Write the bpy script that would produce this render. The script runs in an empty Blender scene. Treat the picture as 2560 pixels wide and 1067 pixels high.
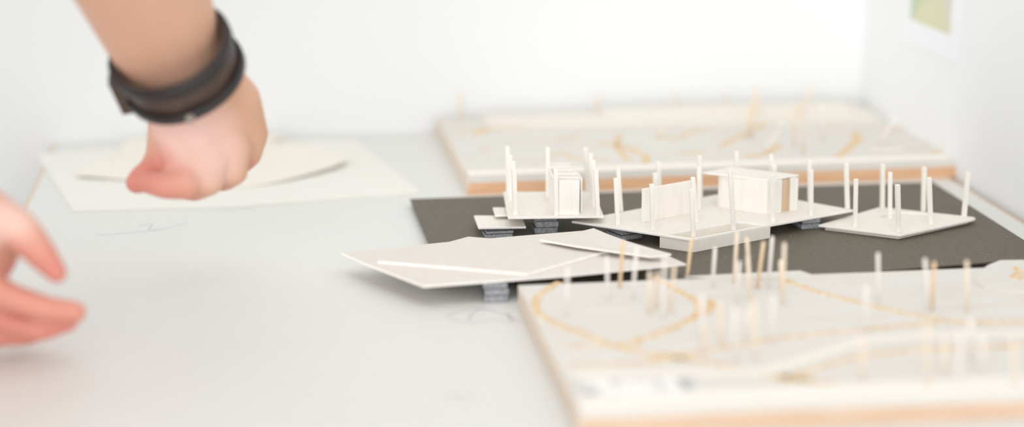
import bpy, bmesh, math, random
import numpy as np
from mathutils import Vector, Matrix

C = bpy.context.scene.collection
random.seed(4)
W, H, F = 2560.0, 1067.0, 4600.0          # frame and focal length in pixels
TZ = 0.75                                  # height of the table top
CAMH = 0.335                               # camera height above the table top
PITCH, YAW = math.radians(14.2), math.radians(-8.15)
CAM = Vector((0, 0, TZ + CAMH))
ROT = Matrix.Rotation(YAW, 3, 'Z') @ Matrix.Rotation(math.pi / 2 - PITCH, 3, 'X')
FWD = (ROT @ Vector((0, 0, -1)))
FWDH = Vector((FWD.x, FWD.y, 0)).normalized()
SR, SU = ROT @ Vector((1, 0, 0)), ROT @ Vector((0, 1, 0))   # picture right, picture up
MM = 0.001


def ray(px, py):
    return ROT @ Vector(((px - W / 2) / F, -(py - H / 2) / F, -1))


def P(px, py, z=0.0):
    """survey point: where the sight line meets the level z millimetres above the table"""
    d = ray(px, py)
    t = (TZ + z * MM - CAM.z) / d.z
    return CAM + d * t


def D(px, py, depth):
    return CAM + ray(px, py) * depth


def TOP(base, px, py):
    """top of a rod whose foot is known, leaning only sideways"""
    d = ray(px, py)
    t = (base - CAM).dot(FWDH) / d.dot(FWDH)
    return CAM + d * t


# ------------------------------------------------------------------ materials
def srgb(r, g, b):
    f = lambda c: (c / 255 / 12.92) if c / 255 <= 0.04045 else ((c / 255 + 0.055) / 1.055) ** 2.4
    return (f(r), f(g), f(b), 1)


def mat(name, col, rough=0.6, spec=0.3, col2=None, scale=(40, 40, 40), detail=4, bump=0.0, bump_scale=300, lo=0.35, hi=0.65, sss=0.0):
    m = bpy.data.materials.new(name)
    m.use_nodes = True
    nt = m.node_tree
    b = nt.nodes['Principled BSDF']
    b.inputs['Base Color'].default_value = col
    b.inputs['Roughness'].default_value = rough
    b.inputs['Specular IOR Level'].default_value = spec
    tc = nt.nodes.new('ShaderNodeTexCoord')
    if col2 is not None:
        mp = nt.nodes.new('ShaderNodeMapping')
        mp.inputs['Scale'].default_value = scale
        nt.links.new(tc.outputs['Object'], mp.inputs['Vector'])
        nz = nt.nodes.new('ShaderNodeTexNoise')
        nz.inputs['Scale'].default_value = 1.0
        nz.inputs['Detail'].default_value = detail
        nt.links.new(mp.outputs['Vector'], nz.inputs['Vector'])
        cr = nt.nodes.new('ShaderNodeValToRGB')
        cr.color_ramp.elements[0].position = lo
        cr.color_ramp.elements[1].position = hi
        cr.color_ramp.elements[0].color = col
        cr.color_ramp.elements[1].color = col2
        nt.links.new(nz.outputs['Fac'], cr.inputs['Fac'])
        nt.links.new(cr.outputs['Color'], b.inputs['Base Color'])
    if bump:
        nb = nt.nodes.new('ShaderNodeTexNoise')
        nb.inputs['Scale'].default_value = bump_scale
        nt.links.new(tc.outputs['Object'], nb.inputs['Vector'])
        bp = nt.nodes.new('ShaderNodeBump')
        bp.inputs['Strength'].default_value = bump
        bp.inputs['Distance'].default_value = 0.001
        nt.links.new(nb.outputs['Fac'], bp.inputs['Height'])
        nt.links.new(bp.outputs['Normal'], b.inputs['Normal'])
    if sss:
        b.inputs['Subsurface Weight'].default_value = sss
        b.inputs['Subsurface Radius'].default_value = (1.0, 0.35, 0.2)
        b.inputs['Subsurface Scale'].default_value = 0.004
    return m


M = {}
M['wall'] = mat('white wall paint', srgb(240, 240, 239), 0.85, 0.15, srgb(238, 238, 237), (3, 3, 3), 2)
M['wall_side'] = mat('white side wall paint', srgb(240, 240, 239), 0.85, 0.15, srgb(237, 237, 236), (3, 3, 3), 2)
M['floor'] = mat('grey screed', srgb(190, 188, 184), 0.6, 0.3, srgb(180, 178, 175), (6, 6, 6), 4)
M['table'] = mat('white laminate', srgb(225, 224, 219), 0.5, 0.3, srgb(223, 222, 217), (5, 5, 5), 2)
M['edge'] = mat('beech edging', srgb(214, 190, 165), 0.5, 0.3, srgb(222, 200, 176), (20, 20, 80), 3)
M['steel'] = mat('painted steel', srgb(190, 192, 194), 0.35, 0.5)
M['pencil'] = mat('pencil graphite', srgb(176, 176, 176), 0.7, 0.2)
M['veneer'] = mat('pale birch veneer', srgb(237, 231, 221), 0.6, 0.2, srgb(233, 225, 212), (300, 50, 60), 3, lo=0.42, hi=0.8)
M['balsa'] = mat('pale balsa sheet', srgb(244, 239, 231), 0.65, 0.2, srgb(238, 230, 219), (350, 300, 25), 2, lo=0.42, hi=0.8)
M['card'] = mat('cream grey board', srgb(227, 220, 212), 0.7, 0.15, srgb(225, 217, 208), (150, 150, 150), 3, bump=0.05, bump_scale=900)
M['plate'] = mat('white museum card', srgb(237, 233, 226), 0.7, 0.15, srgb(235, 231, 223), (60, 60, 60), 3)
M['cut'] = mat('ivory card', srgb(239, 233, 221), 0.7, 0.15, srgb(237, 231, 218), (60, 60, 60), 3)
M['plytop'] = mat('poplar ply face', srgb(224, 220, 213), 0.6, 0.2, srgb(220, 213, 203), (14, 90, 40), 4, lo=0.4, hi=0.75)
M['mdf'] = mat('raw board core', srgb(230, 188, 152), 0.7, 0.2, srgb(222, 175, 136), (30, 30, 220), 4)
M['door'] = mat('tan door veneer', srgb(222, 196, 170), 0.6, 0.2, srgb(212, 180, 152), (300, 300, 20), 3)
V3 = Vector
M['edgeveneer'] = mat('beige edge veneer', srgb(228, 214, 198), 0.6, 0.2, srgb(220, 203, 184), (30, 30, 200), 3)
M['mdfpale'] = mat('pale board core', srgb(224, 196, 171), 0.7, 0.2, srgb(216, 184, 156), (30, 30, 220), 4)
M['core'] = mat('lit edge white', srgb(248, 244, 239), 0.7, 0.15, srgb(244, 238, 231), (200, 200, 200), 3)  # near-white tone that paints window light onto the sheet edges
M['path'] = mat('tan cork granules', srgb(212, 168, 106), 0.8, 0.1, srgb(244, 228, 200), (520, 520, 520), 1, bump=0.6, bump_scale=700)
M['pick'] = mat('birch toothpick', srgb(246, 230, 210), 0.55, 0.3, srgb(240, 220, 194), (300, 300, 40), 3)
M['pickwhite'] = mat('white dowel', srgb(244, 238, 232), 0.55, 0.3, srgb(238, 230, 222), (300, 300, 40), 3)
M['picktan'] = mat('tan dowel', srgb(240, 213, 178), 0.55, 0.3, srgb(234, 202, 162), (300, 300, 40), 3)
M['black'] = mat('black mount card', srgb(98, 91, 79), 0.55, 0.2, srgb(112, 104, 91), (700, 700, 700), 3, bump=0.25, bump_scale=1500)
M['foam'] = mat('grey foam core', srgb(180, 181, 184), 0.85, 0.1, srgb(134, 135, 139), (900, 900, 900), 4, bump=0.5, bump_scale=1600)
M['foamskin'] = mat('black foam facing', srgb(44, 44, 46), 0.7, 0.3)
M['leather'] = mat('dark brown leather', srgb(66, 48, 42), 0.45, 0.5, srgb(84, 66, 56), (60, 60, 60), 4, bump=0.2)
M['leatherblack'] = mat('black leather', srgb(34, 30, 32), 0.4, 0.5, srgb(44, 38, 38), (60, 60, 60), 4, bump=0.2)
M['brass'] = mat('dull metal stud', srgb(150, 140, 128), 0.35, 0.5)
M['shirt'] = mat('pale grey cotton', srgb(206, 208, 210), 0.85, 0.1, srgb(196, 198, 201), (40, 40, 40), 4)
M['trousers'] = mat('blue grey cotton', srgb(96, 104, 120), 0.85, 0.1, srgb(84, 92, 108), (40, 40, 40), 4)
M['hair'] = mat('brown hair', srgb(74, 54, 40), 0.6, 0.3, srgb(52, 38, 28), (120, 120, 20), 4)
M['shoe'] = mat('dark shoe leather', srgb(60, 56, 54), 0.5, 0.4)
M['paper'] = mat('white paper', srgb(240, 240, 242), 0.7, 0.15)
M['dust'] = mat('pale dust', srgb(210, 204, 194), 0.8, 0.1)
M['printgrey'] = mat('grey photo print', srgb(244, 240, 236), 0.7, 0.15, srgb(140, 138, 140), (70, 45, 50), 2, lo=0.48, hi=0.66)


def plan_print():
    m = bpy.data.materials.new('printed green plan')
    m.use_nodes = True
    nt = m.node_tree
    b = nt.nodes['Principled BSDF']
    b.inputs['Roughness'].default_value = 0.6
    tc = nt.nodes.new('ShaderNodeTexCoord')
    vo = nt.nodes.new('ShaderNodeTexVoronoi')
    vo.inputs['Scale'].default_value = 16
    nt.links.new(tc.outputs['Object'], vo.inputs['Vector'])
    cr = nt.nodes.new('ShaderNodeValToRGB')
    cr.color_ramp.interpolation = 'EASE'
    els = cr.color_ramp.elements
    els[0].position, els[0].color = 0.15, srgb(190, 204, 172)
    els[1].position, els[1].color = 0.9, srgb(214, 208, 198)
    e = els.new(0.4); e.color = srgb(198, 204, 178)
    e = els.new(0.65); e.color = srgb(214, 212, 176)
    sp = nt.nodes.new('ShaderNodeSeparateColor')
    nt.links.new(vo.outputs['Color'], sp.inputs['Color'])
    nt.links.new(sp.outputs['Red'], cr.inputs['Fac'])
    nt.links.new(cr.outputs['Color'], b.inputs['Base Color'])
    return m


M['plan'] = plan_print()


def skin_mat():
    m = bpy.data.materials.new('skin')
    m.use_nodes = True
    nt = m.node_tree
    b = nt.nodes['Principled BSDF']
    b.inputs['Roughness'].default_value = 0.5
    b.inputs['Specular IOR Level'].default_value = 0.35
    b.inputs['Subsurface Weight'].default_value = 0.25
    b.inputs['Subsurface Radius'].default_value = (1.0, 0.4, 0.25)
    b.inputs['Subsurface Scale'].default_value = 0.003
    at = nt.nodes.new('ShaderNodeAttribute')
    at.attribute_name = 'flush'
    tc = nt.nodes.new('ShaderNodeTexCoord')
    nz = nt.nodes.new('ShaderNodeTexNoise')
    nz.inputs['Scale'].default_value = 28
    nz.inputs['Detail'].default_value = 3
    nt.links.new(tc.outputs['Object'], nz.inputs['Vector'])
    mr = nt.nodes.new('ShaderNodeMapRange')
    mr.inputs['From Min'].default_value = 0.3
    mr.inputs['From Max'].default_value = 0.7
    nt.links.new(nz.outputs['Fac'], mr.inputs['Value'])
    base = nt.nodes.new('ShaderNodeMix'); base.data_type = 'RGBA'
    base.inputs[6].default_value = srgb(214, 168, 140)
    base.inputs[7].default_value = srgb(220, 173, 148)
    nt.links.new(mr.outputs['Result'], base.inputs[0])
    mix = nt.nodes.new('ShaderNodeMix'); mix.data_type = 'RGBA'
    mix.inputs[7].default_value = srgb(216, 130, 118)
    nt.links.new(at.outputs['Fac'], mix.inputs[0])
    at2 = nt.nodes.new('ShaderNodeAttribute')
    at2.attribute_name = 'pale'
    pale = nt.nodes.new('ShaderNodeMix'); pale.data_type = 'RGBA'
    pale.inputs[7].default_value = srgb(236, 198, 186)
    nt.links.new(at2.outputs['Fac'], pale.inputs[0])
    nt.links.new(base.outputs[2], pale.inputs[6])
    nt.links.new(pale.outputs[2], mix.inputs[6])
    nt.links.new(mix.outputs[2], b.inputs['Base Color'])
    return m


M['skin'] = skin_mat()


# ------------------------------------------------------------------ helpers
def obj(name, bm, m, parent=None, smooth=False):
    bmesh.ops.recalc_face_normals(bm, faces=bm.faces)
    me = bpy.data.meshes.new(name)
    bm.to_mesh(me)
    bm.free()
    if smooth:
        for p in me.polygons:
            p.use_smooth = True
    o = bpy.data.objects.new(name, me)
    C.objects.link(o)
    me.materials.append(m)
    if parent is not None:
        o.parent = parent
        o.matrix_parent_inverse = Matrix.Translation(parent.location).inverted()
    return o


def bevel(o, w=0.0004, seg=2):
    b = o.modifiers.new('edge', 'BEVEL')
    b.width = w
    b.segments = seg
    b.limit_method = 'ANGLE'
    return o


def tag(o, label, cat, group=None):
    o['label'] = label
    o['category'] = cat
    if group:
        o['group'] = group
    return o


def thing(name, label, cat, loc, group=None):
    o = bpy.data.objects.new(name, None)
    o.empty_display_size = 0.02
    o.location = loc
    C.objects.link(o)
    return tag(o, label, cat, group)


def prism_bm(pts, z0, z1, bm=None):
    """pts: outline (Vectors, x/y used); z0, z1 in mm above the table, or lists per corner"""
    bm = bm or bmesh.new()
    n = len(pts)
    zz0 = z0 if isinstance(z0, (list, tuple)) else [z0] * n
    zz1 = z1 if isinstance(z1, (list, tuple)) else [z1] * n
    lo = [bm.verts.new((p[0], p[1], TZ + a * MM)) for p, a in zip(pts, zz0)]
    hi = [bm.verts.new((p[0], p[1], TZ + a * MM)) for p, a in zip(pts, zz1)]
    bm.faces.new(lo[::-1])
    bm.faces.new(hi)
    for i in range(n):
        j = (i + 1) % n
        bm.faces.new((lo[i], lo[j], hi[j], hi[i]))
    return bm


def ring_bm(outer, inner, z0, z1, bm=None):
    bm = bm or bmesh.new()
    n = len(outer)
    V = lambda p, z: bm.verts.new((p[0], p[1], TZ + z * MM))
    ol, oh = [V(p, z0) for p in outer], [V(p, z1) for p in outer]
    il, ih = [V(p, z0) for p in inner], [V(p, z1) for p in inner]
    for i in range(n):
        j = (i + 1) % n
        bm.faces.new((oh[i], oh[j], ih[j], ih[i]))
        bm.faces.new((ol[j], ol[i], il[i], il[j]))
        bm.faces.new((ol[i], ol[j], oh[j], oh[i]))
        bm.faces.new((il[j], il[i], ih[i], ih[j]))
    return bm


def box_bm(x0, x1, y0, y1, z0, z1, bm=None):
    bm = bm or bmesh.new()
    r = bmesh.ops.create_cube(bm, size=1)
    for v in r['verts']:
        v.co = Vector((x0 if v.co.x < 0 else x1, y0 if v.co.y < 0 else y1, z0 if v.co.z < 0 else z1))
    return bm


def rod_bm(a, b, r0, r1=None, n=4, rot=0.0, cap=0.0, bm=None):
    """straight rod from a to b; n=4 square, more = round; cap>0 rounds off the far end"""
    bm = bm or bmesh.new()
    r1 = r0 if r1 is None else r1
    ax = (b - a)
    L = ax.length
    ax.normalize()
    u = Vector((1, 0, 0))
    u = (u - ax * u.dot(ax)).normalized()
    v = ax.cross(u)
    st = [(0, r0), (L - cap, r1)]
    if cap:
        st += [(L - cap * 0.35, r1 * 0.8), (L, r1 * 0.45)]
    rings = []
    for s, r in st:
        k = r * (math.sqrt(2) if n == 4 else 1)
        rings.append([bm.verts.new(a + ax * s + (u * math.cos(rot + 2 * math.pi * (i + 0.5) / n) + v * math.sin(rot + 2 * math.pi * (i + 0.5) / n)) * k) for i in range(n)])
    for q, w in zip(rings, rings[1:]):
        for i in range(n):
            j = (i + 1) % n
            bm.faces.new((q[i], q[j], w[j], w[i]))
    bm.faces.new(rings[0][::-1])
    bm.faces.new(rings[-1])
    return bm


def upright_bm(a, b, thick, z0, z1, bm=None):
    """wall slab standing on the line a-b, thickness (m) behind it, z in mm"""
    d = Vector((b.x - a.x, b.y - a.y, 0)).normalized()
    nrm = Vector((-d.y, d.x, 0))
    if nrm.dot(FWDH) < 0:
        nrm = -nrm
    return prism_bm([a, b, b + nrm * thick, a + nrm * thick], z0, z1, bm)


def smooth_line(pts, n=8):
    out = []
    m = len(pts)
    for i in range(m - 1):
        p0, p1, p2, p3 = pts[max(i - 1, 0)], pts[i], pts[i + 1], pts[min(i + 2, m - 1)]
        for k in range(n):
            t = k / n
            out.append(0.5 * ((2 * p1) + (p2 - p0) * t + (2 * p0 - 5 * p1 + 4 * p2 - p3) * t * t + (3 * p1 - p0 - 3 * p2 + p3) * t ** 3))
    out.append(pts[-1])
    return out


def ribbon_bm(pix, z, width, thick=0.5, wob=0.15, bm=None, n=8):
    """flat strip along a surveyed line; z, width, thick in mm"""
    bm = bm or bmesh.new()
    pts = smooth_line([P(x, y, z) for x, y in pix], n)
    rows = []
    for i, p in enumerate(pts):
        d = (pts[min(i + 1, len(pts) - 1)] - pts[max(i - 1, 0)])
        d.z = 0
        d.normalize()
        nn = Vector((-d.y, d.x, 0))
        wl = width * MM * 0.5 * (1 + random.uniform(-wob, wob))
        wr = width * MM * 0.5 * (1 + random.uniform(-wob, wob))
        t = Vector((0, 0, thick * MM))
        rows.append([bm.verts.new(p + nn * wl), bm.verts.new(p + nn * wl * 0.8 + t), bm.verts.new(p - nn * wr * 0.8 + t), bm.verts.new(p - nn * wr)])
    for a, b in zip(rows, rows[1:]):
        for k in range(3):
            bm.faces.new((a[k], a[k + 1], b[k + 1], b[k]))
        bm.faces.new((a[3], a[0], b[0], b[3]))
    bm.faces.new(rows[0])
    bm.faces.new(rows[-1][::-1])
    return bm


def inset(quad, d):
    """quad inset by d metres (convex, any winding)"""
    n = len(quad)
    cx = sum((p for p in quad), Vector()) / n
    lines = []
    for i in range(n):
        a, b = quad[i], quad[(i + 1) % n]
        e = Vector((b.x - a.x, b.y - a.y))
        nn = Vector((-e.y, e.x)).normalized()
        if nn.dot(Vector((cx.x - a.x, cx.y - a.y))) < 0:
            nn = -nn
        lines.append((Vector((a.x, a.y)) + nn * d, e.normalized()))
    out = []
    for i in range(n):
        (p, u), (q, v) = lines[i - 1], lines[i]
        den = u.x * v.y - u.y * v.x
        t = ((q.x - p.x) * v.y - (q.y - p.y) * v.x) / den
        r = p + u * t
        out.append(Vector((r.x, r.y, quad[i].z)))
    return out


# ------------------------------------------------------------------ room
XR = P(2475, 497).x                       # right wall
YB = P(1500, 320).y                       # back wall
XL = P(20, 600).x                         # left edge of the table
YF = 0.45


def struct(name, bm, m):
    o = obj(name, bm, m)
    o['kind'] = 'structure'
    return o


struct('wall_back', box_bm(-3.2, XR + 0.12, YB, YB + 0.12, 0, 2.7), M['wall'])
struct('wall_right', box_bm(XR, XR + 0.12, -2.4, YB, 0, 2.7), M['wall_side'])
struct('floor', box_bm(-3.2, XR + 0.12, -2.4, YB + 0.12, -0.1, 0), M['floor'])

t = thing('work_table', 'white work table with a pale wooden edge pushed into the room corner', 'table', (0.5 * (XL + XR), 1.0, 0))
G = 0.004
obj('table_top', box_bm(XL + 0.003, XR - G - 0.003, YF, YB - 0.001, TZ - 0.03, TZ), M['table'], t)
obj('edge_band', box_bm(XL, XL + 0.003, YF, YB - 0.001, TZ - 0.03, TZ), M['edge'], t)
obj('edge_band', box_bm(XR - G - 0.003, XR - G, YF, YB - 0.001, TZ - 0.03, TZ), M['edge'], t)
for lx in (XL + 0.06, XR - 0.08):
    for ly in (YF + 0.07, YB - 0.08):
        obj('leg', box_bm(lx - 0.025, lx + 0.025, ly - 0.025, ly + 0.025, 0, TZ - 0.03), M['steel'], t)


def sketch(lines, w, label=None):
    for ln in lines:
        o = obj('pencil_mark', ribbon_bm(ln, 0.02, w, 0.06, 0.3), M['pencil'], t)
        o['label'] = label or 'faint grey pencil line on the white table top'


sketch([[(1112, 792), (1150, 778), (1200, 772), (1262, 786), (1300, 806)], [(1118, 796), (1170, 806), (1240, 800), (1270, 806)],
        [(1170, 800), (1186, 778), (1214, 770)], [(1268, 782), (1282, 806)]], 1.0)
sketch([[(240, 588), (320, 582), (400, 574), (470, 556)], [(345, 566), (380, 560), (372, 574), (392, 572)], [(560, 524), (640, 520)]], 0.7)
sketch([[(1110, 992), (1150, 984), (1196, 996)], [(1130, 1000), (1170, 1004)]], 0.8)

# ------------------------------------------------------------------ site boards
def site_board(label, corners, mdf, top, core, name='site_board'):
    b = thing(name, label, 'model', (corners[0].x, corners[0].y, TZ))
    obj('board_core', prism_bm(corners, 0, mdf), M[core], b)
    obj('ply_top', prism_bm(corners, mdf, top), M['plytop'], b)
    return b


def picks(parent, rows, ztop, r=1.15):
    kinds = {'w': 'pickwhite', 't': 'picktan', 'n': 'pick'}
    for x0, y0, x1, y1, k in rows:
        foot = P(x1, y1, ztop)
        head = TOP(foot, x0, y0)
        o = obj('toothpick', rod_bm(foot - (head - foot).normalized() * 0.002, head, r * MM, r * MM, 10, cap=0.0012), M[kinds[k]], parent, True)
        if k == 't':
            o['label'] = 'tan toothpick'
        elif k == 'w':
            o['label'] = 'whitened toothpick'


def paths(parent, rows, z, w, thick=0.5):
    for ln, ww in rows:
        obj('footpath', ribbon_bm(ln, z, w * ww, thick, 0.22), M['path'], parent)


# front board: its left rear corner, front and rear edges are read off the photograph
ZF = 14.0
fl, fr0 = P(1298, 713, ZF), P(1450, 1026, ZF)
back_dir = (P(2470, 669, ZF) - fl)
fr_dir = (P(2560, 981, ZF) - fr0)
kr = min(1.45, (XR - 0.03 - fr0.x) / fr_dir.x)
front = [fr0, fr0 + fr_dir * kr, fl + back_dir * (fr_dir.length * kr / back_dir.length), fl]
fb = site_board('wooden site model board nearest the camera, with looping tan paths and toothpick trees', front, 9.5, ZF, 'mdfpale')
bm = prism_bm([fr0 - V3((0.0008, 0, 0)), fr0, fl, fl - V3((0.0008, 0, 0))], 0.3, ZF)
sv = obj('edge_veneer', bm, M['edgeveneer'], fb)
sv['label'] = 'beige veneer strip on the left side of the board'
# raised layer in the right corner, rounded, and a thin rear layer with a notch
cR = [P(x, y, ZF) for x, y in ((2640, 660), (2555, 655), (2500, 656), (2470, 668), (2440, 690), (2436, 708), (2460, 722), (2520, 732), (2640, 734))]
obj('terrace', prism_bm(smooth_line(cR[:1] + cR[1:] , 1), ZF, ZF + 1.6), M['plytop'], fb)
cB = [P(x, y, ZF) for x, y in ((1712, 693), (2000, 679), (2036, 691), (2300, 690), (1900, 700))]
obj('terrace', prism_bm(cB, ZF, ZF + 0.8), M['plytop'], fb)
cS = [P(x, y, ZF) for x, y in ((1425, 928), (1900, 922), (2140, 846), (2330, 832), (2640, 826), (2660, 836), (2340, 842), (2170, 858), (1930, 936), (1432, 944))]
obj('terrace', prism_bm(cS, ZF, ZF + 0.8), M['veneer'], fb)
cF = [fr0 + (fl - fr0) * 0.012 + fr_dir * 0.005, fr0 + fr_dir * 1.2 + (fl - fr0) * 0.012, fr0 + fr_dir * 1.2 + (fl - fr0) * 0.11, fr0 + (fl - fr0) * 0.085 + fr_dir * 0.005]
obj('border_strip', prism_bm(cF, ZF, ZF + 0.8), M['balsa'], fb)
pm = obj('printed_map', prism_bm([P(x, y, ZF) for x, y in ((1432, 950), (1452, 1014), (1770, 1000), (1730, 944))], ZF, ZF + 0.15), M['printgrey'], fb)
pm['label'] = 'strip of white paper with blurred grey printing'
paths(fb, [
    ([(1398, 706), (1360, 728), (1340, 752), (1346, 782), (1400, 812), (1470, 840), (1540, 866), (1610, 884), (1680, 897)], 1.0),
    ([(1640, 694), (1680, 718), (1728, 744), (1748, 764), (1736, 790), (1690, 816), (1620, 842), (1550, 867)], 1.0),
    ([(1775, 750), (1778, 768), (1764, 786)], 1.0),
    ([(1932, 684), (1972, 704), (2040, 728), (2130, 752), (2240, 778), (2350, 799), (2400, 806), (2480, 806), (2580, 804)], 0.9),
    ([(1620, 886), (1720, 884), (1820, 868), (1930, 848), (2060, 834), (2200, 820), (2340, 806)], 0.7),
    ([(1660, 894), (1760, 904), (1860, 924), (1960, 945), (2060, 958), (2180, 965)], 0.8),
    ([(1960, 945), (2040, 922), (2140, 894), (2260, 878), (2400, 870), (2580, 864)], 0.8),
    ([(1400, 866), (1500, 863), (1600, 862)], 0.45), ([(1410, 914), (1520, 910), (1650, 905)], 0.6),
    ([(1630, 892), (1680, 896), (1725, 894)], 1.7), ([(1950, 940), (1990, 950), (2030, 950)], 2.0),
], ZF, 5.0)
paths(fb, [([(2534, 668), (2552, 680), (2534, 692), (2600, 700)], 1.0)], ZF + 1.6, 4.5)
picks(fb, [
    (1419, 668, 1415, 790, 'w'), (1517, 640, 1520, 750, 'w'), (1558, 600, 1549, 719, 't'), (1592, 620, 1581, 748, 'w'),
    (1625, 676, 1622, 785, 'n'), (1644, 678, 1640, 770, 'n'), (1662, 640, 1656, 798, 'w'), (1686, 662, 1676, 780, 'n'),
    (1730, 592, 1718, 690, 't'), (1788, 617, 1781, 718, 'w'), (1843, 579, 1835, 708, 'n'), (1849, 652, 1840, 758, 'w'),
    (1867, 592, 1876, 722, 'n'), (1869, 640, 1875, 750, 'n'), (1909, 603, 1893, 720, 't'), (1931, 590, 1921, 718, 'w'),
    (1961, 606, 1957, 760, 'n'), (1951, 649, 1953, 724, 'n'), (2195, 631, 2197, 756, 'w'), (2312, 645, 2324, 778, 'w'),
    (2336, 653, 2329, 775, 't'), (2417, 650, 2418, 780, 'n'), (2166, 712, 2165, 828, 'w'),
    (1755, 736, 1753, 846, 'w'), (1800, 757, 1803, 862, 'n'), (1838, 766, 1834, 902, 'w'), (1885, 750, 1889, 896, 'n'), (1932, 738, 1932, 856, 'w'),
    (1762, 812, 1764, 882, 'n'), (1868, 772, 1862, 846, 'w'), (2157, 838, 2157, 950, 'n'), (2316, 806, 2320, 966, 'n'), (2402, 826, 2395, 960, 'w'),
    (2426, 794, 2428, 900, 'w'), (2457, 838, 2454, 932, 'w'), (2533, 845, 2537, 966, 'n'), (2362, 846, 2360, 938, 'n'),
], ZF)

# rear board
ZB = 15.0
bl0, br0 = P(1170, 440, ZB), P(2391, 399, ZB)
bl1, br1 = P(1076, 288, ZB), P(2228, 268, ZB)
br1.y = min(br1.y, YB - 0.008)
bl1.y = min(bl1.y, YB - 0.006)
bl1.x = bl0.x
br1.x = br0.x
bb = site_board('wooden site model board at the back against the wall, with loose sticks and tan paths', [bl0, br0, br1, bl1], 9.5, ZB, 'mdf')
fo = bl1 - bl0
bm = prism_bm([bl0 - V3((0.0008, -0.0005, 0)), bl0 - V3((0, -0.0005, 0)), bl1 - V3((0, 0.001, 0)), bl1 - V3((0.0008, 0.001, 0))], 0.3, ZB)
sv = obj('edge_veneer', bm, M['edgeveneer'], bb)
sv['label'] = 'beige veneer strip on the left side of the board'
ex = br0 - bl0
lerp = lambda a, b: bl0 + ex * a + fo * b
obj('terrace', prism_bm([lerp(0.10, 0.78), lerp(0.42, 0.74), lerp(0.75, 0.72), lerp(0.985, 0.70), lerp(0.985, 0.985), lerp(0.10, 0.985)], ZB, ZB + 3.0), M['veneer'], bb)
obj('terrace', prism_bm([lerp(0.37, 0.86), lerp(0.94, 0.84), lerp(0.94, 0.98), lerp(0.37, 0.98)], ZB + 3.0, ZB + 6.5), M['veneer'], bb)
obj('border_strip', prism_bm([lerp(0.004, 0.008), lerp(0.996, 0.008), lerp(0.996, 0.09), lerp(0.004, 0.07)], ZB, ZB + 0.6), M['balsa'], bb)
paths(bb, [
    ([(1130, 332), (1180, 328), (1240, 320), (1320, 318)], 0.5), ([(1186, 334), (1204, 330), (1222, 326)], 1.3),
    ([(1204, 374), (1214, 372)], 1.4), ([(1360, 392), (1400, 384), (1440, 396), (1520, 398)], 0.8), ([(1486, 358), (1540, 362), (1590, 380), (1618, 396), (1600, 420)], 1.2),
    ([(1548, 338), (1542, 364), (1560, 390), (1576, 402)], 0.9), ([(1390, 350), (1420, 345), (1450, 338)], 0.6),
    ([(1700, 384), (1760, 380)], 0.8), ([(1700, 344), (1730, 330), (1780, 322)], 1.0), ([(1800, 366), (1826, 352), (1862, 336), (1880, 326)], 1.0), ([(1894, 320), (1906, 312)], 1.8),
    ([(1860, 390), (1900, 388), (1935, 372), (1946, 362)], 1.2), ([(2072, 404), (2102, 386), (2134, 360), (2144, 344), (2134, 332)], 1.4),
    ([(2232, 326), (2262, 324), (2290, 334), (2330, 362)], 1.0), ([(1640, 350), (1660, 342), (1690, 350)], 0.6),
    ([(2322, 386), (2352, 376), (2362, 366)], 0.8), ([(2060, 322), (2110, 322)], 0.8),
], ZB, 5.5)
picks(bb, [
    (1150, 232, 1152, 304, 'n'), (1496, 238, 1484, 292, 'n'), (1690, 236, 1670, 282, 'n'), (1820, 240, 1790, 276, 'n'),
    (1890, 214, 1878, 344, 'n'), (1872, 262, 1868, 344, 'n'), (2034, 214, 1990, 292, 'n'), (2004, 262, 2008, 386, 'n'), (2056, 258, 2056, 350, 'w'),
    (1986, 262, 1984, 366, 'n'), (1960, 300, 1944, 340, 'w'), (1946, 330, 1906, 384, 'w'), (2246, 292, 2190, 362, 'w'), (1895, 236, 1898, 300, 'n'), (2212, 248, 2213, 286, 'n'), (1660, 316, 1640, 340, 'n'),
], ZB, 1.2)
lay0, lay1 = P(2176, 378, ZB + 1.2), P(2262, 374, ZB + 1.2)
obj('loose_stick', rod_bm(lay0, lay1, 1.2 * MM, n=8), M['pickwhite'], bb)
lay0, lay1 = P(1120, 384, ZB + 1.2), P(1180, 366, ZB + 1.2)

# ------------------------------------------------------------------ black cards
ZD = 5.0
bc_pts = [P(x, y, ZD) for x, y in ((1025, 497), (1110, 690), (1300, 702), (1720, 708), (2034, 689), (2560, 648), (2628, 643), (2332, 455))]
lim = bl0.y - 0.003
for p in bc_pts:
    p.y = min(p.y, lim)
bc = thing('black_card', 'large black mounting card lying raised under the pale model platforms', 'card', (bc_pts[0].x, bc_pts[0].y, TZ))
obj('card_sheet', prism_bm(bc_pts, ZD - 1.2, ZD), M['black'], bc)
bm = bmesh.new()
for k in range(46):
    q = P(random.uniform(1750, 2520), random.uniform(575, 668), ZD)
    r = random.choice((0.12, 0.15, 0.2, 0.3)) * MM
    bmesh.ops.create_icosphere(bm, subdivisions=1, radius=r, matrix=Matrix.Translation(q))
dust = obj('dust_speck', bm, M['dust'], bc)
dust['kind'] = 'stuff'
dust['label'] = 'pale dust specks scattered on the black card'
lo_pts = [P(x, y, 1.2) for x, y in ((1282, 690), (1300, 752), (1700, 738), (2700, 700), (2640, 660), (2034, 690))]
tag(obj('black_card', prism_bm(lo_pts, 0.0, 1.2), M['black']), 'thin black card strip showing in the gap behind the nearest site board', 'card')

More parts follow.
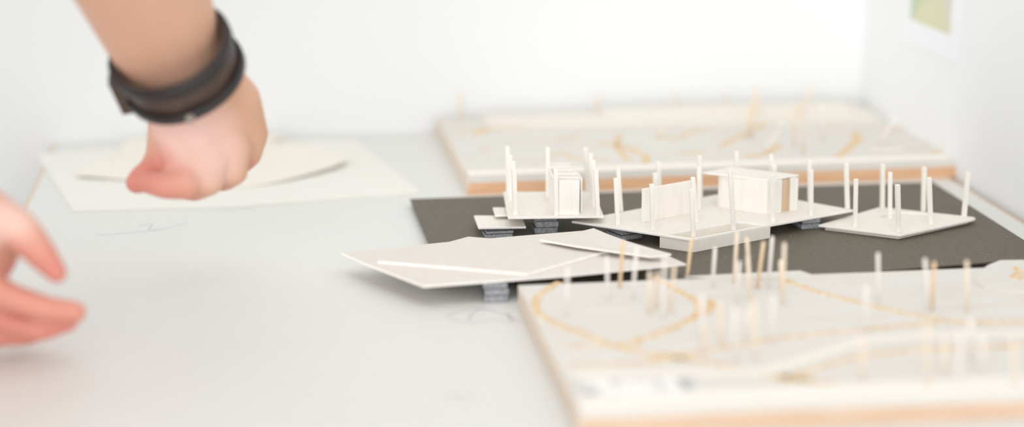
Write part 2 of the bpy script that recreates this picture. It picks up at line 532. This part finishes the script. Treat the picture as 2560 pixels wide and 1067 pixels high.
# ------------------------------------------------------------------ foam spacers
def foam(label, px_l, px_r, py, z, layers, depth=16, ang=0.0, name='foam_spacer', shift=None):
    a, b = P(px_l, py, z), P(px_r, py, z)
    mid = (a + b) / 2
    w = (b - a).length / 2
    s = thing(name, label, 'spacer', (mid.x, mid.y, TZ + z * MM), 'foam spacers under the model platforms')
    d = Vector((math.cos(ang), math.sin(ang), 0))
    nn = Vector((-d.y, d.x, 0))
    zz = z
    for k, h in enumerate(layers):
        ox = (0, 0.0006, -0.0004, 0.0003)[k % 4]
        c = mid + d * ox
        q = [c - d * w, c + d * w, c + d * w + nn * depth * MM, c - d * w + nn * depth * MM]
        ob = obj('foam_layer', prism_bm(q, zz + 0.25, zz + h - 0.25), M['foam'], s)
        q2 = inset(q, -0.0001)
        bm = prism_bm(q2, zz, zz + 0.25)
        prism_bm(q2, zz + h - 0.25, zz + h, bm)
        obj('paper_facing', bm, M['foamskin'], ob)
        zz += h
    return s


P1Z, P2Z, P3Z, P4Z, P5Z = 20.0, 14.5, 12.0, 15.5, 9.0
T = 1.5
foam('grey foam spacer under the platform with the row of upright panels', 1337, 1394, 584, ZD, [4.5, 4.5, P1Z - T - ZD - 9.0], 14, math.radians(-1))
foam('grey foam spacer under the left tip of the diamond platform', 1548, 1612, 599, ZD, [4.0, P2Z - T - ZD - 4.0], 18, math.radians(24))
foam('grey foam spacer under the right end of the diamond platform', 2002, 2050, 572, ZD, [4.0, P2Z - T - ZD - 4.0], 26, math.radians(8))
foam('grey foam spacer under the small square landing at left', 1214, 1282, 596, ZD, [3.4, P3Z - T - ZD - 3.4], 14, math.radians(2))
foam('grey foam spacer standing on the white table under the stacked cards', 1210, 1270, 756, 0.0, [4.5, 4.5, 4.0], 16, math.radians(-2))

# ------------------------------------------------------------------ platform models
def posts(parent, rows, z, r=1.45):
    for x0, y0, x1, y1 in rows:
        foot = P(x1, y1, z)
        head = TOP(foot, x0, y0)
        bevel(obj('post', rod_bm(foot, head, r * MM, r * MM, 4, rot=random.uniform(-0.25, 0.25)), M['balsa'], parent), 0.0002, 1)


Z5 = lambda x, y: (1160 + x * 0.2625, 340 + y * 0.2625)
Z6 = lambda x, y: (1500 + x * 0.2625, 360 + y * 0.2625)
Z7 = lambda x, y: (1980 + x * 0.3187, 360 + y * 0.3187)

# platform with the row of panels
q1 = [P(x, y, P1Z) for x, y in ((1270, 543), (1510, 540), (1484, 478), (1258, 479))]
p1 = thing('model_platform', 'square pale wood model platform carrying a row of upright panels and tall corner posts', 'model', (q1[0].x, q1[0].y, TZ + (P1Z - T) * MM))
bevel(obj('deck', prism_bm(q1, P1Z - T, P1Z), M['veneer'], p1), 0.0002, 1)
posts(p1, [Z5(*a) + Z5(*b) for a, b in (((413, 100), (422, 560)), ((437, 180), (446, 615)), ((468, 240), (480, 690)), ((476, 315), (490, 752)),
           ((795, 105), (800, 590)), ((873, 310), (880, 752)), ((1157, 110), (1180, 530)), ((1208, 165), (1218, 600)), ((1238, 230), (1247, 675)), ((1254, 310), (1274, 752)))], P1Z)
fbase_l, fbase_r = P(1397, 537, P1Z), P(1449, 537, P1Z)
ztop = (TOP((fbase_l + fbase_r) / 2, 1423, 454).z - TZ) / MM
rows = [(P(L, y, ztop), P(R, y, ztop)) for L, R, y in ((1397, 1449, 454), (1396, 1451, 444.5), (1394, 1446, 436.5), (1383, 1434, 426), (1370, 1427, 417.5), (1367, 1425, 409))]
for k, (a, b) in enumerate(rows):
    gap = ((rows[k + 1][0] + rows[k + 1][1]) / 2 - (a + b) / 2).dot(FWDH) if k < 5 else 0.006
    bevel(obj('upright_panel', upright_bm(a, b, gap * 0.58, P1Z, ztop), M['balsa'], p1), 0.0002, 1)
a = P(1452, 448, ztop)
b = P(1445, 434, ztop)
obj('side_panel', prism_bm([a, b, b + Vector((0.0012, 0, 0)), a + Vector((0.0012, 0, 0))], P1Z, ztop), M['balsa'], p1)
a = P(1385, 448, ztop)
b = P(1372, 420, ztop)
obj('side_panel', prism_bm([a, b, b + Vector((0.0012, 0, 0)), a + Vector((0.0012, 0, 0))], P1Z, ztop - 0.6), M['balsa'], p1)

# diamond platform with wall, hut and sunken pit
q2 = [P(x, y, P2Z) for x, y in ((1429, 552), (1728, 598), (2134, 524), (1853, 475))]
p2 = thing('model_platform', 'large diamond pale wood platform with roofed hut, free wall and sunken pit', 'model', (q2[1].x, q2[1].y, TZ + ZD * MM))
oL, oF, oR = P(1649, 618, ZD + 0.3), P(1733, 630, ZD + 0.3), P(1925, 594, ZD + 0.3)
outer = [oL, oF, oR, oL + oR - oF]
hole = inset(outer, 0.0022)
hq = []
bevel(obj('deck', ring_bm(q2, hole, P2Z - T, P2Z), M['veneer'], p2), 0.0002, 1)
bm = ring_bm(outer, hole, ZD + 0.1, P2Z - T)
obj('pit_wall', bm, M['veneer'], p2)
obj('pit_floor', prism_bm(hole, ZD + 0.1, ZD + 1.4), M['veneer'], p2)
posts(p2, [Z6(*a) + Z6(*b) for a, b in (((170, 220), (200, 640)), ((150, 325), (168, 768)), ((552, 165), (575, 560)), ((522, 275), (534, 620)), ((492, 380), (502, 822)),
           ((945, 110), (958, 505)), ((942, 215), (937, 628)), ((884, 315), (916, 745)), ((872, 430), (890, 880)), ((1297, 70), (1312, 470)), ((1240, 250), (1272, 816)),
           ((1630, 95), (1640, 505)), ((1660, 195), (1668, 560)), ((1642, 290), (1648, 738)), ((1993, 145), (2000, 545)), ((2012, 245), (2012, 678)))]
      + [Z7(425, 150) + Z7(435, 508)], P2Z)
wa, wb = P(*Z6(412, 747), P2Z), P(*Z6(905, 655), P2Z)
wz = (TOP(wa, *Z6(400, 430)).z - TZ) / MM
bevel(obj('free_wall', upright_bm(wa, wb, 0.0024, P2Z, wz), M['balsa'], p2), 0.0002, 1)
hut = bpy.data.objects.new('hut', None)
hL, hF, hR = P(*Z6(1120, 602), P2Z), P(*Z6(1590, 676), P2Z), P(*Z6(1880, 627), P2Z)
hB = hL + hR - hF
hz = (TOP(hF, *Z6(1590, 362)).z - TZ) / MM
th = 0.0016
fdir = (hR - hF)
bevel(obj('hut_wall', upright_bm(hL, hF, th, P2Z, hz), M['balsa'], p2), 0.0002, 1)
# right-hand face: two panels with the doorway between them
nrm = Vector((-fdir.y, fdir.x, 0)).normalized()
for s0, s1 in ((0.0, 0.47), (0.75, 1.0)):
    a, b = hF + fdir * s0, hF + fdir * s1
    bevel(obj('hut_wall', prism_bm([a, b, b + nrm * th, a + nrm * th], P2Z, hz), M['balsa'], p2), 0.0002, 1)
inn = (hL - hF).normalized()
for a, b in ((hL, hB), (hR, hB)):
    d = (b - a).normalized()
    nn = Vector((-d.y, d.x, 0))
    if nn.dot((hF + hB) / 2 - a) < 0:
        nn = -nn
    obj('hut_wall', prism_bm([a, b, b + nn * th, a + nn * th], P2Z, hz), M['balsa'], p2)
da, db = hF + fdir * 0.42 + inn * 0.0022, hF + fdir * 0.80 + inn * 0.0022
dr = obj('door_panel', prism_bm([da, db, db + inn * 0.001, da + inn * 0.001], P2Z, hz - 0.5), M['door'], p2)
dr['label'] = 'tan wooden panel inside the doorway'
rF, rR, rL = P(*Z6(1602, 343), hz + 1.1), P(*Z6(1897, 292), hz + 1.1), P(*Z6(968, 268), hz + 1.1)
bevel(obj('hut_roof', prism_bm([rL, rF, rR, rL + rR - rF], hz, hz + 1.2), M['veneer'], p2), 0.0002, 1)

# two small landings on the left
q3 = [P(x, y, P3Z) for x, y in ((1196, 568), (1315, 566), (1303, 539), (1185, 538))]
p3 = tag(bevel(obj('model_landing', prism_bm(q3, P3Z - T, P3Z), M['veneer']), 0.0002, 1),
         'small bare pale wood landing, lower of the two left of the panel platform', 'model', None)
q4 = [P(x, y, P4Z) for x, y in ((1238, 537), (1322, 536), (1312, 518), (1232, 518))]
p4 = tag(bevel(obj('model_landing', prism_bm(q4, P4Z - T, P4Z), M['veneer']), 0.0002, 1),
         'small bare pale wood landing, half hidden between lower landing and panel platform', 'model', None)

# low platform on the right with an oval opening
q5 = [P(x, y, P5Z) for x, y in ((2046, 562), (2251, 587), (2430, 549), (2439, 545), (2434, 542), (2200, 517))]
p5 = thing('model_platform', 'low bare pale wood platform at right with seven posts and an oval opening', 'model', (q5[1].x, q5[1].y, TZ + ZD * MM))
cen = P(2268, 540, P5Z)
axx, axy = (P(2334, 541, P5Z) - P(2196, 541, P5Z)) / 2, (P(2268, 531.5, P5Z) - P(2268, 550, P5Z)) / 2
angs = sorted([2 * math.pi * k / 60 for k in range(60)] + [math.atan2((p - cen).y, (p - cen).x) % (2 * math.pi) for p in q5])


def hit(poly, c, a):
    d = Vector((math.cos(a), math.sin(a)))
    best = None
    for i in range(len(poly)):
        p, q = poly[i], poly[(i + 1) % len(poly)]
        e = Vector((q.x - p.x, q.y - p.y))
        den = d.x * e.y - d.y * e.x
        if abs(den) < 1e-12:
            continue
        w = Vector((p.x - c.x, p.y - c.y))
        tt = (w.x * e.y - w.y * e.x) / den
        s = (w.x * d.y - w.y * d.x) / den
        if tt > 0 and -1e-6 <= s <= 1 + 1e-6:
            best = tt if best is None else max(best, tt)
    return Vector((c.x + d.x * best, c.y + d.y * best, 0))


def ell(a):
    # point of the oval in direction a
    d = Vector((math.cos(a), math.sin(a)))
    A = Matrix(((axx.x, axy.x), (axx.y, axy.y))).inverted()
    k = 1 / (A @ d).length
    return Vector((cen.x + d.x * k, cen.y + d.y * k, 0))


bevel(obj('deck', ring_bm([hit(q5, cen, a) for a in angs], [ell(a) for a in angs], P5Z - T, P5Z), M['veneer'], p5), 0.0002, 1)
obj('lower_layer', prism_bm(inset([q5[0], q5[1], q5[3], q5[5]], 0.003), ZD + 0.1, P5Z - T), M['veneer'], p5)
posts(p5, [Z7(*a) + Z7(*b) for a, b in (((502, 275), (495, 648)), ((710, 155), (708, 508)), ((770, 220), (768, 585)), ((828, 318), (836, 688)),
           ((1037, 180), (1030, 525)), ((1075, 262), (1087, 630)), ((1381, 220), (1349, 568)))], P5Z, 1.5)

# ------------------------------------------------------------------ stacked cards in front
CB = 14.5
cb = [P(x, y, CB) for x, y in ((853, 631), (905, 655), (1058, 714), (1400, 689), (1716, 659), (1640, 626), (1483, 574), (1300, 589), (1123, 604))]
tag(bevel(obj('card_sheet', prism_bm(cb, CB - 1.5, CB), M['card']), 0.0002, 1),
    'bottom and largest cream card of the stack beside the front board, pointed at left', 'card', None)
cm = [P(x, y, CB + 1.9) for x, y in ((944, 652), (1130, 667), (1318, 683), (1526, 624), (1360, 606), (1171, 591))]
tag(bevel(obj('card_sheet', prism_bm(cm, CB, CB + 1.9), M['card']), 0.0002, 1),
    'middle cream card of the stack, a flat diamond with a smooth face', 'card', None)
tb = [((1350, 598), 17.5), ((1440, 614), 18.0), ((1560, 631), 17.0), ((1626, 640), 16.8), ((1678, 634), 17.6), ((1640, 624), 18.2), ((1566, 602), 18.6), ((1520, 585), 18.8), ((1484, 570), 18.5), ((1420, 586), 18.0)]
cT = [P(x, y, z + 1.9) for (x, y), z in tb]
zs = [z + 1.9 for _, z in tb]
tag(obj('card_sheet', prism_bm(cT, [z - 1.3 for z in zs], zs), M['card']),
    'top and smallest cream card of the stack, warped upward with a pointed end', 'card', None)

# ------------------------------------------------------------------ sheet and cut pieces under the far hand
ZP = 2.0
cp = [P(x, y, ZP) for x, y in ((92, 386), (182, 524), (600, 512), (1052, 478), (966, 410), (885, 349), (480, 352))]
tag(bevel(obj('card_plate', prism_bm(cp, 0.0, ZP), M['plate']), 0.0003, 2),
    'large white card sheet lying on the table under the reaching hand', 'card', None)
bigz = [((190, 434), 3.6), ((330, 446), 2.2), ((480, 460), 1.7), ((620, 462), 1.7), ((740, 440), 2.8), ((866, 398), 4.6), ((800, 372), 5.0), ((720, 356), 3.0), ((560, 350), 1.7), ((420, 360), 1.7), ((300, 384), 2.4), ((230, 410), 4.0)]
big = [P(x, y, ZP + z) for (x, y), z in bigz]
big = smooth_line(big + [big[0]], 3)[:-1]
bz = [(p.z - TZ) / MM for p in big]
tag(obj('card_cutout', prism_bm(big, [z - 1.6 for z in bz], bz), M['cut']), 'leaf shaped ivory card cutout lying on the white sheet under the hand', 'cutout')
disc = [P(345 + 46 * math.cos(a), 376 + 36 * math.sin(a), ZP + 3.2) for a in [2 * math.pi * k / 40 for k in range(40)]]
tag(obj('card_cutout', prism_bm(disc, ZP + 1.5, ZP + 3.0), M['cut']), 'round ivory card disc left of the reaching hand', 'cutout')
sm = [P(x, y, ZP + 1.0) for x, y in ((600, 352), (650, 362), (718, 347), (690, 338), (600, 336))]
tag(obj('card_cutout', prism_bm(sm, [ZP + 1.6] * 5, [ZP + 3.4] * 5), M['cut']), 'small pointed ivory card strip showing behind the hand', 'cutout')

# ------------------------------------------------------------------ poster on the right wall
def WR(px, py, off=0.001):
    d = ray(px, py)
    tt = (XR - off - CAM.x) / d.x
    return CAM + d * tt


a, b = WR(2375, 84), WR(2275, 50)
pr = WR(2392, 160)
y0, y1, z0 = pr.y, 2 * b.y - a.y + 0.0, pr.z
y1 = b.y + (a.y - pr.y)
po = tag(obj('poster', box_bm(XR - 0.0008, XR - 0.0001, y0, y1, z0, z0 + 0.42), M['paper']), 'white paper poster with a green plan pinned on the right wall', 'poster')
po2 = obj('printed_plan', box_bm(XR - 0.0011, XR - 0.0008, a.y, b.y, (a.z + b.z) / 2, (a.z + b.z) / 2 + 0.30), M['plan'], po)

# ------------------------------------------------------------------ person
def capsule(bm, a, b, ra, rb, n=16):
    ax = b - a
    L = max(ax.length, 1e-6)
    ax = ax / L
    u = ax.orthogonal().normalized()
    v = ax.cross(u)
    rows = []
    for k in range(5):
        t = math.pi / 2 * (1 - k / 4.0)
        rows.append((-ra * math.sin(t), ra * math.cos(t)))
    for k in range(5):
        t = math.pi / 2 * k / 4.0
        rows.append((L + rb * math.sin(t), rb * math.cos(t)))
    rings = []
    for s, r in rows:
        r = max(r, 1e-4)
        rings.append([bm.verts.new(a + ax * s + (u * math.cos(2 * math.pi * i / n) + v * math.sin(2 * math.pi * i / n)) * r) for i in range(n)])
    for p, q in zip(rings, rings[1:]):
        for i in range(n):
            j = (i + 1) % n
            bm.faces.new((p[i], p[j], q[j], q[i]))
    bm.faces.new(rings[0][::-1])
    bm.faces.new(rings[-1])


def chain(bm, pts):
    for (a, ra), (b, rb) in zip(pts, pts[1:]):
        capsule(bm, a, b, ra * MM, rb * MM)


def bake(name, bm, voxel, smooth_it, m, parent=None, factor=0.5):
    bmesh.ops.recalc_face_normals(bm, faces=bm.faces)
    me = bpy.data.meshes.new('tmp')
    bm.to_mesh(me)
    bm.free()
    o = bpy.data.objects.new('tmp', me)
    C.objects.link(o)
    r = o.modifiers.new('r', 'REMESH')
    r.mode = 'VOXEL'
    r.voxel_size = voxel
    s = o.modifiers.new('s', 'SMOOTH')
    s.factor = factor
    s.iterations = smooth_it
    dg = bpy.context.evaluated_depsgraph_get()
    nm = bpy.data.meshes.new_from_object(o.evaluated_get(dg))
    bpy.data.objects.remove(o)
    nm.name = name
    nm.materials.clear()
    nm.materials.append(m)
    for p in nm.polygons:
        p.use_smooth = True
    q = bpy.data.objects.new(name, nm)
    C.objects.link(q)
    if parent is not None:
        q.parent = parent
        q.matrix_parent_inverse = Matrix.Translation(parent.location).inverted()
    return q


V = Vector
FH = 1.13                                    # depth of the far hand
NH = 1.02                                    # depth of the near hand
wr = D(452, 200, FH - 0.02)
ua = (SU * 0.66 - FWD * 0.74 - SR * 0.16).normalized()       # forearm direction, wrist to elbow
elbL = wr + ua * 0.26
mid = wr + ua * 0.12
shL = V((-0.36, 0.80, 1.30))
shR = V((-0.42, 0.44, 1.27))
chest = V((-0.47, 0.63, 1.20))
pel = V((-0.58, 0.64, 0.95))
nk = V((-0.40, 0.62, 1.38))
hd = V((-0.33, 0.63, 1.53))
wrR = D(-110, 640, NH - 0.01)
elbR = V((-0.34, 0.72, 0.98))

bm = bmesh.new()
side = SR                                    # across the wrist
# torso, neck, head
chain(bm, [(pel + V((0, 0.08, 0)), 105), (chest + V((0, 0.08, 0)), 120), (shL + V((-0.03, -0.05, -0.02)), 70)])
chain(bm, [(pel - V((0, 0.08, 0)), 105), (chest - V((0, 0.08, 0)), 120), (shR + V((-0.03, 0.05, -0.02)), 70)])
chain(bm, [(pel, 120), (chest, 130), (nk, 62), (hd - V((0.01, 0, 0.06)), 58)])
chain(bm, [(hd, 82), (hd + V((0.03, 0, -0.05)), 66), (hd + V((0.055, 0, -0.085)), 40)])
chain(bm, [(hd + V((-0.03, 0, 0.02)), 84), (hd + V((0.02, 0, 0.03)), 80)])
chain(bm, [(hd + V((0.085, 0, 0.0)), 9), (hd + V((0.108, 0, -0.035)), 12)])            # nose
for s in (-1, 1):
    chain(bm, [(hd + V((0.0, 0.078 * s, -0.01)), 12), (hd + V((-0.01, 0.088 * s, -0.035)), 10)])    # ears
    hip = pel + V((0.0, 0.10 * s, -0.06))
    knee = V((-0.53, 0.64 + 0.13 * s, 0.50))
    ank = V((-0.56, 0.64 + 0.15 * s, 0.09))
    chain(bm, [(hip, 88), (knee, 58), ((knee + ank) / 2 + V((-0.02, 0, 0.05)), 56), (ank, 40), (ank + V((0.03, 0, -0.05)), 38)])
    chain(bm, [(ank + V((0, 0, -0.052)), 36), (ank + V((0.13, 0.01 * s, -0.06)), 28)])
# left (far) arm
chain(bm, [(shL, 66), ((shL * 0.5 + elbL * 0.5), 50), (elbL, 43), (mid, 41)])
fl_off = (SR * 0.92 + SU * 0.38)
chain(bm, [(mid, 41), (wr + ua * 0.03, 27), (wr, 24)])
chain(bm, [(mid + fl_off * 0.004, 39), (wr + fl_off * 0.0075 + ua * 0.005, 22.5)])
chain(bm, [(mid - fl_off * 0.004, 39), (wr - fl_off * 0.0075 + ua * 0.005, 22.5)])


def hand(bm, base_depth, metas, thumb, tips=None):
    for fg in metas:
        chain(bm, [(D(x, y, base_depth + dd), r) for x, y, dd, r in fg])
    chain(bm, [(D(x, y, base_depth + dd), r) for x, y, dd, r in thumb])


hand(bm, FH, [
    [(440, 245, -0.01, 17), (437, 310, 0.0, 14.5), (468, 418, 0.005, 14), (462, 458, -0.004, 10.2), (415, 463, -0.006, 8.8), (372, 456, 0.0, 7.2)],
    [(465, 240, -0.01, 18), (475, 300, -0.004, 16), (520, 402, 0.004, 14), (522, 452, 0.004, 9.5), (486, 470, 0.014, 8.4), (462, 470, 0.03, 7.4)],
    [(510, 222, -0.008, 18), (530, 270, 0.0, 16), (578, 372, 0.012, 13), (584, 428, 0.014, 9.2), (560, 446, 0.03, 8.2), (536, 450, 0.045, 7.2)],
    [(545, 205, -0.006, 16), (592, 250, 0.004, 15), (626, 334, 0.024, 11.5), (622, 384, 0.03, 8.6), (606, 404, 0.045, 7.6), (586, 410, 0.06, 6.8)],
    [(530, 240, -0.002, 17), (560, 330, 0.01, 15)],
], [(430, 300, 0.02, 15), (412, 392, 0.02, 12), (388, 430, 0.012, 10.8), (358, 446, 0.006, 9.0), (342, 456, 0.004, 7.2)])
# right (near) arm and hand
chain(bm, [(shR, 66), ((shR * 0.5 + elbR * 0.5), 50), (elbR, 43), (elbR * 0.55 + wrR * 0.45, 38), (wrR, 27)])
chain(bm, [(wrR, 26), (D(-60, 620, NH), 24)])
hand(bm, NH, [
    [(-120, 670, 0.0, 20), (-70, 706, -0.006, 13.5), (26, 744, -0.012, 8.2), (118, 772, -0.012, 7.2), (190, 780, -0.008, 6.2)],
    [(-115, 680, 0.004, 19), (-66, 752, 0.002, 13.5), (14, 800, 0.002, 8.0), (104, 822, 0.000, 7.0), (170, 802, 0.004, 6.2)],
    [(-120, 700, 0.008, 18), (-76, 792, 0.010, 13), (-6, 834, 0.008, 7.6), (66, 836, 0.012, 6.6), (124, 818, 0.020, 5.8)],
    [(-120, 710, 0.012, 16), (-96, 812, 0.016, 11), (-36, 842, 0.018, 7.0), (24, 840, 0.026, 6.0), (62, 826, 0.034, 5.4)],
], [(-124, 570, -0.004, 17), (-44, 528, -0.01, 15.0), (48, 572, -0.016, 11.0), (102, 634, -0.016, 8.8), (142, 682, -0.014, 6.0)])
person = bake('person', bm, 0.0018, 6, M['skin'])
tag(person, 'person in pale shirt leaning over the table, leather wristband, one hand reaching down, other open', 'person')
# flushed skin on the fingers and thumbs
red_pts = [(D(372, 452, FH), 0.030), (D(345, 452, FH), 0.026), (D(425, 468, FH), 0.024), (D(410, 415, FH + 0.02), 0.018), (D(500, 480, FH + 0.02), 0.018), (D(590, 440, FH + 0.03), 0.020),
           (D(140, 790, NH), 0.034), (D(60, 780, NH), 0.04), (D(0, 790, NH), 0.04), (D(-60, 760, NH), 0.035), (D(130, 672, NH - 0.014), 0.026), (D(80, 640, NH - 0.014), 0.020), (D(-20, 700, NH), 0.03)]
me = person.data
att = me.attributes.new('flush', 'FLOAT', 'POINT')
co_ = np.empty(len(me.vertices) * 3, dtype=np.float32)
me.vertices.foreach_get('co', co_)
co_ = co_.reshape(-1, 3)
vals = np.zeros(len(co_), dtype=np.float32)
for c, r in red_pts:
    dd = ((co_ - np.array(c, dtype=np.float32)) ** 2).sum(1) / (r * r)
    vals = np.maximum(vals, 0.85 * (1 - dd))
att.data.foreach_set('value', vals)
# paler skin over the back of the far hand and under the forearm
att = me.attributes.new('pale', 'FLOAT', 'POINT')
vals = np.zeros(len(co_), dtype=np.float32)
for c, r in ((D(470, 330, FH - 0.01), 0.034), (D(520, 380, FH), 0.026), (D(20, 560, NH - 0.02), 0.02)):
    dd = ((co_ - np.array(c, dtype=np.float32)) ** 2).sum(1) / (r * r)
    vals = np.maximum(vals, 1 - dd)
att.data.foreach_set('value', vals)

# clothing and hair (children of the person)
bm = bmesh.new()
chain(bm, [(pel + V((0, 0.07, -0.22)), 122), (pel + V((0, 0.07, 0)), 122), (chest + V((0, 0.08, 0)), 130), (shL + V((-0.03, -0.05, -0.02)), 84)])
chain(bm, [(pel + V((0, -0.07, -0.22)), 122), (pel + V((0, -0.07, 0)), 122), (chest - V((0, 0.08, 0)), 130), (shR + V((-0.03, 0.05, -0.02)), 84)])
chain(bm, [(pel - V((0, 0, 0.22)), 132), (pel, 132), (chest, 142), (nk - V((0.02, 0, 0.05)), 70)])
for sh, el in ((shL, elbL), (shR, elbR)):
    chain(bm, [(chest * 0.35 + sh * 0.65, 100), (sh, 86), (sh * 0.95 + chest * 0.05, 82), (sh * 0.75 + el * 0.25, 66), (sh * 0.5 + el * 0.5, 61)])
bmesh.ops.recalc_face_normals(bm, faces=bm.faces)
bake('shirt', bm, 0.008, 14, M['shirt'], person)
for ob in list(person.children):
    if ob.name.startswith('shirt'):
        b2 = bmesh.new()
        b2.from_mesh(ob.data)
        bmesh.ops.bisect_plane(b2, geom=b2.verts[:] + b2.edges[:] + b2.faces[:], plane_co=(0, 0, 0.83), plane_no=(0, 0, -1), clear_outer=True)
        b2.to_mesh(ob.data)
        b2.free()
bm = bmesh.new()
for s in (-1, 1):
    hip = pel + V((0.0, 0.10 * s, -0.06))
    knee = V((-0.53, 0.64 + 0.13 * s, 0.50))
    ank = V((-0.56, 0.64 + 0.15 * s, 0.11))
    chain(bm, [(pel + V((0, 0.05 * s, -0.06)), 112), (hip, 100), (knee, 72), (ank, 58)])
bake('trousers', bm, 0.008, 5, M['trousers'], person)
bm = bmesh.new()
chain(bm, [(hd + V((-0.03, 0, 0.03)), 90), (hd + V((0.01, 0, 0.05)), 82)])
chain(bm, [(hd + V((-0.06, 0, 0.0)), 70), (hd + V((-0.055, 0, -0.05)), 55)])
bake('hair', bm, 0.006, 4, M['hair'], person)
for s in (-1, 1):
    bm = bmesh.new()
    ank = V((-0.56, 0.64 + 0.15 * s, 0.09))
    chain(bm, [(ank + V((-0.01, 0, -0.045)), 46), (ank + V((0.14, 0.01 * s, -0.055)), 36)])
    bmesh.ops.bisect_plane(bm, geom=bm.verts[:] + bm.edges[:] + bm.faces[:], plane_co=(0, 0, 0.0), plane_no=(0, 0, -1), clear_outer=True)
    bake('shoe', bm, 0.006, 3, M['shoe'], person)
    bm = bmesh.new()
    bmesh.ops.create_uvsphere(bm, u_segments=16, v_segments=10, radius=0.012, matrix=Matrix.Translation(hd + V((0.078, 0.032 * s, 0.008))))
    obj('eye', bm, M['paper'], person, True)

# leather wristband
wc = D(440, 152, FH - 0.045)
e1 = (SR * 0.93 + SU * 0.30 - FWD * 0.05).normalized()
u = (SU * 0.60 - FWD * 0.78 - SR * 0.16)
u = (u - e1 * u.dot(e1)).normalized()
e2 = e1.cross(u)
if e2.dot(SU) > 0:
    e2 = -e2
wb = thing('leather_wristband', 'dark brown leather wristband with a loose strap end around the reaching wrist', 'wristband', wc)


def band(bm, r1, r2, w0, w1, th, n=64, a0=0.0, a1=2 * math.pi, closed=True, ctr=None):
    rings = []
    m = n if closed else n + 1
    for i in range(m):
        a = a0 + (a1 - a0) * i / n
        ring = []
        for k in range(8):
            q = 2 * math.pi * k / 8
            wv = (w0 + w1) / 2 + (w1 - w0) / 2 * max(-1, min(1, 1.25 * math.cos(q)))
            tv = th * max(-1, min(1, 1.25 * math.sin(q))) / 2
            ring.append(bm.verts.new((ctr or wc) + e1 * (r1 + tv) * math.cos(a) + e2 * (r2 + tv) * math.sin(a) + u * wv))
        rings.append(ring)
    for i in range(m if closed else m - 1):
        p, q = rings[i], rings[(i + 1) % m]
        for k in range(8):
            l = (k + 1) % 8
            bm.faces.new((p[k], p[l], q[l], q[k]))
    if not closed:
        bm.faces.new(rings[0][::-1])
        bm.faces.new(rings[-1])
    return bm


R1, R2 = 0.0335, 0.031
obj('band', band(bmesh.new(), R1, R2, -0.017, 0.013, 0.003), M['leather'], wb, True)
obj('strap', band(bmesh.new(), R1 + 0.0028, R2 + 0.0028, 0.0045, 0.0125, 0.003), M['leatherblack'], wb, True)
obj('strap', band(bmesh.new(), R1 + 0.0028, R2 + 0.0028, -0.0165, -0.010, 0.003), M['leatherblack'], wb, True)
tl = wc - e1 * (R1 + 0.002) + e2 * 0.006
bm = bmesh.new()
rod_bm(tl + u * 0.008, tl - u * 0.020 - e1 * 0.003, 0.004, 0.0035, 4, bm=bm)
obj('strap_end', bm, M['leather'], wb)
bm = bmesh.new()
bmesh.ops.create_uvsphere(bm, u_segments=12, v_segments=8, radius=0.003, matrix=Matrix.Translation(wc + e2 * (R2 + 0.005) - u * 0.013))
obj('stud', bm, M['brass'], wb, True)

# side edges of card and veneer sheets painted lighter for the window light
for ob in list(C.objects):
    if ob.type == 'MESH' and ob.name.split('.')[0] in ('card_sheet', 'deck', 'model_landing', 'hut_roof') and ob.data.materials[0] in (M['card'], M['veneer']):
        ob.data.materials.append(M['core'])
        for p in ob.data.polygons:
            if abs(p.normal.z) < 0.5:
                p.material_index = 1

# ------------------------------------------------------------------ light
world = bpy.data.worlds.new('World')
bpy.context.scene.world = world
world.use_nodes = True
bg = world.node_tree.nodes['Background']
bg.inputs['Color'].default_value = (0.97, 0.985, 1.0, 1)
bg.inputs['Strength'].default_value = 0.42


def area(name, loc, target, sx, sy, power, col=(1, 1, 1)):
    l = bpy.data.lights.new(name, 'AREA')
    l.shape = 'RECTANGLE'
    l.size, l.size_y = sx, sy
    l.energy = power
    l.color = col
    o = bpy.data.objects.new(name, l)
    o.location = loc
    o.rotation_euler = (Vector(target) - Vector(loc)).to_track_quat('-Z', 'Y').to_euler()
    C.objects.link(o)
    return o


area('overhead_fill', (0.1, 0.3, 2.7), (0.3, 1.2, 0.75), 1.8, 1.8, 9, (0.97, 0.985, 1.0))  # added overhead fill
area('window_daylight', (-0.9, -2.2, 1.5), (0.3, 1.3, 0.85), 2.6, 2.0, 46, (0.94, 0.97, 1.0))
area('left_fill', (-3.0, 0.35, 1.75), (0.3, 1.3, 0.8), 2.0, 1.8, 15, (0.94, 0.97, 1.0))  # fill added from the left to lift the right wall, no known window

# ------------------------------------------------------------------ camera
cd = bpy.data.cameras.new('camera')
cd.sensor_width = 36
cd.lens = F / W * 36
cd.clip_start = 0.01
cd.dof.use_dof = True
cd.dof.focus_distance = 1.25
cd.dof.aperture_fstop = 2.0
co = bpy.data.objects.new('camera', cd)
co.location = CAM
co.rotation_euler = ROT.to_euler()
C.objects.link(co)
sc = bpy.context.scene
sc.camera = co
sc.view_settings.view_transform = 'Standard'
sc.view_settings.look = 'None'
sc.view_settings.gamma = 1
sc.view_settings.use_curve_mapping = False
sc.view_settings.exposure = 0.56
sc.cycles.use_denoising = True
sc.cycles.max_bounces = 8
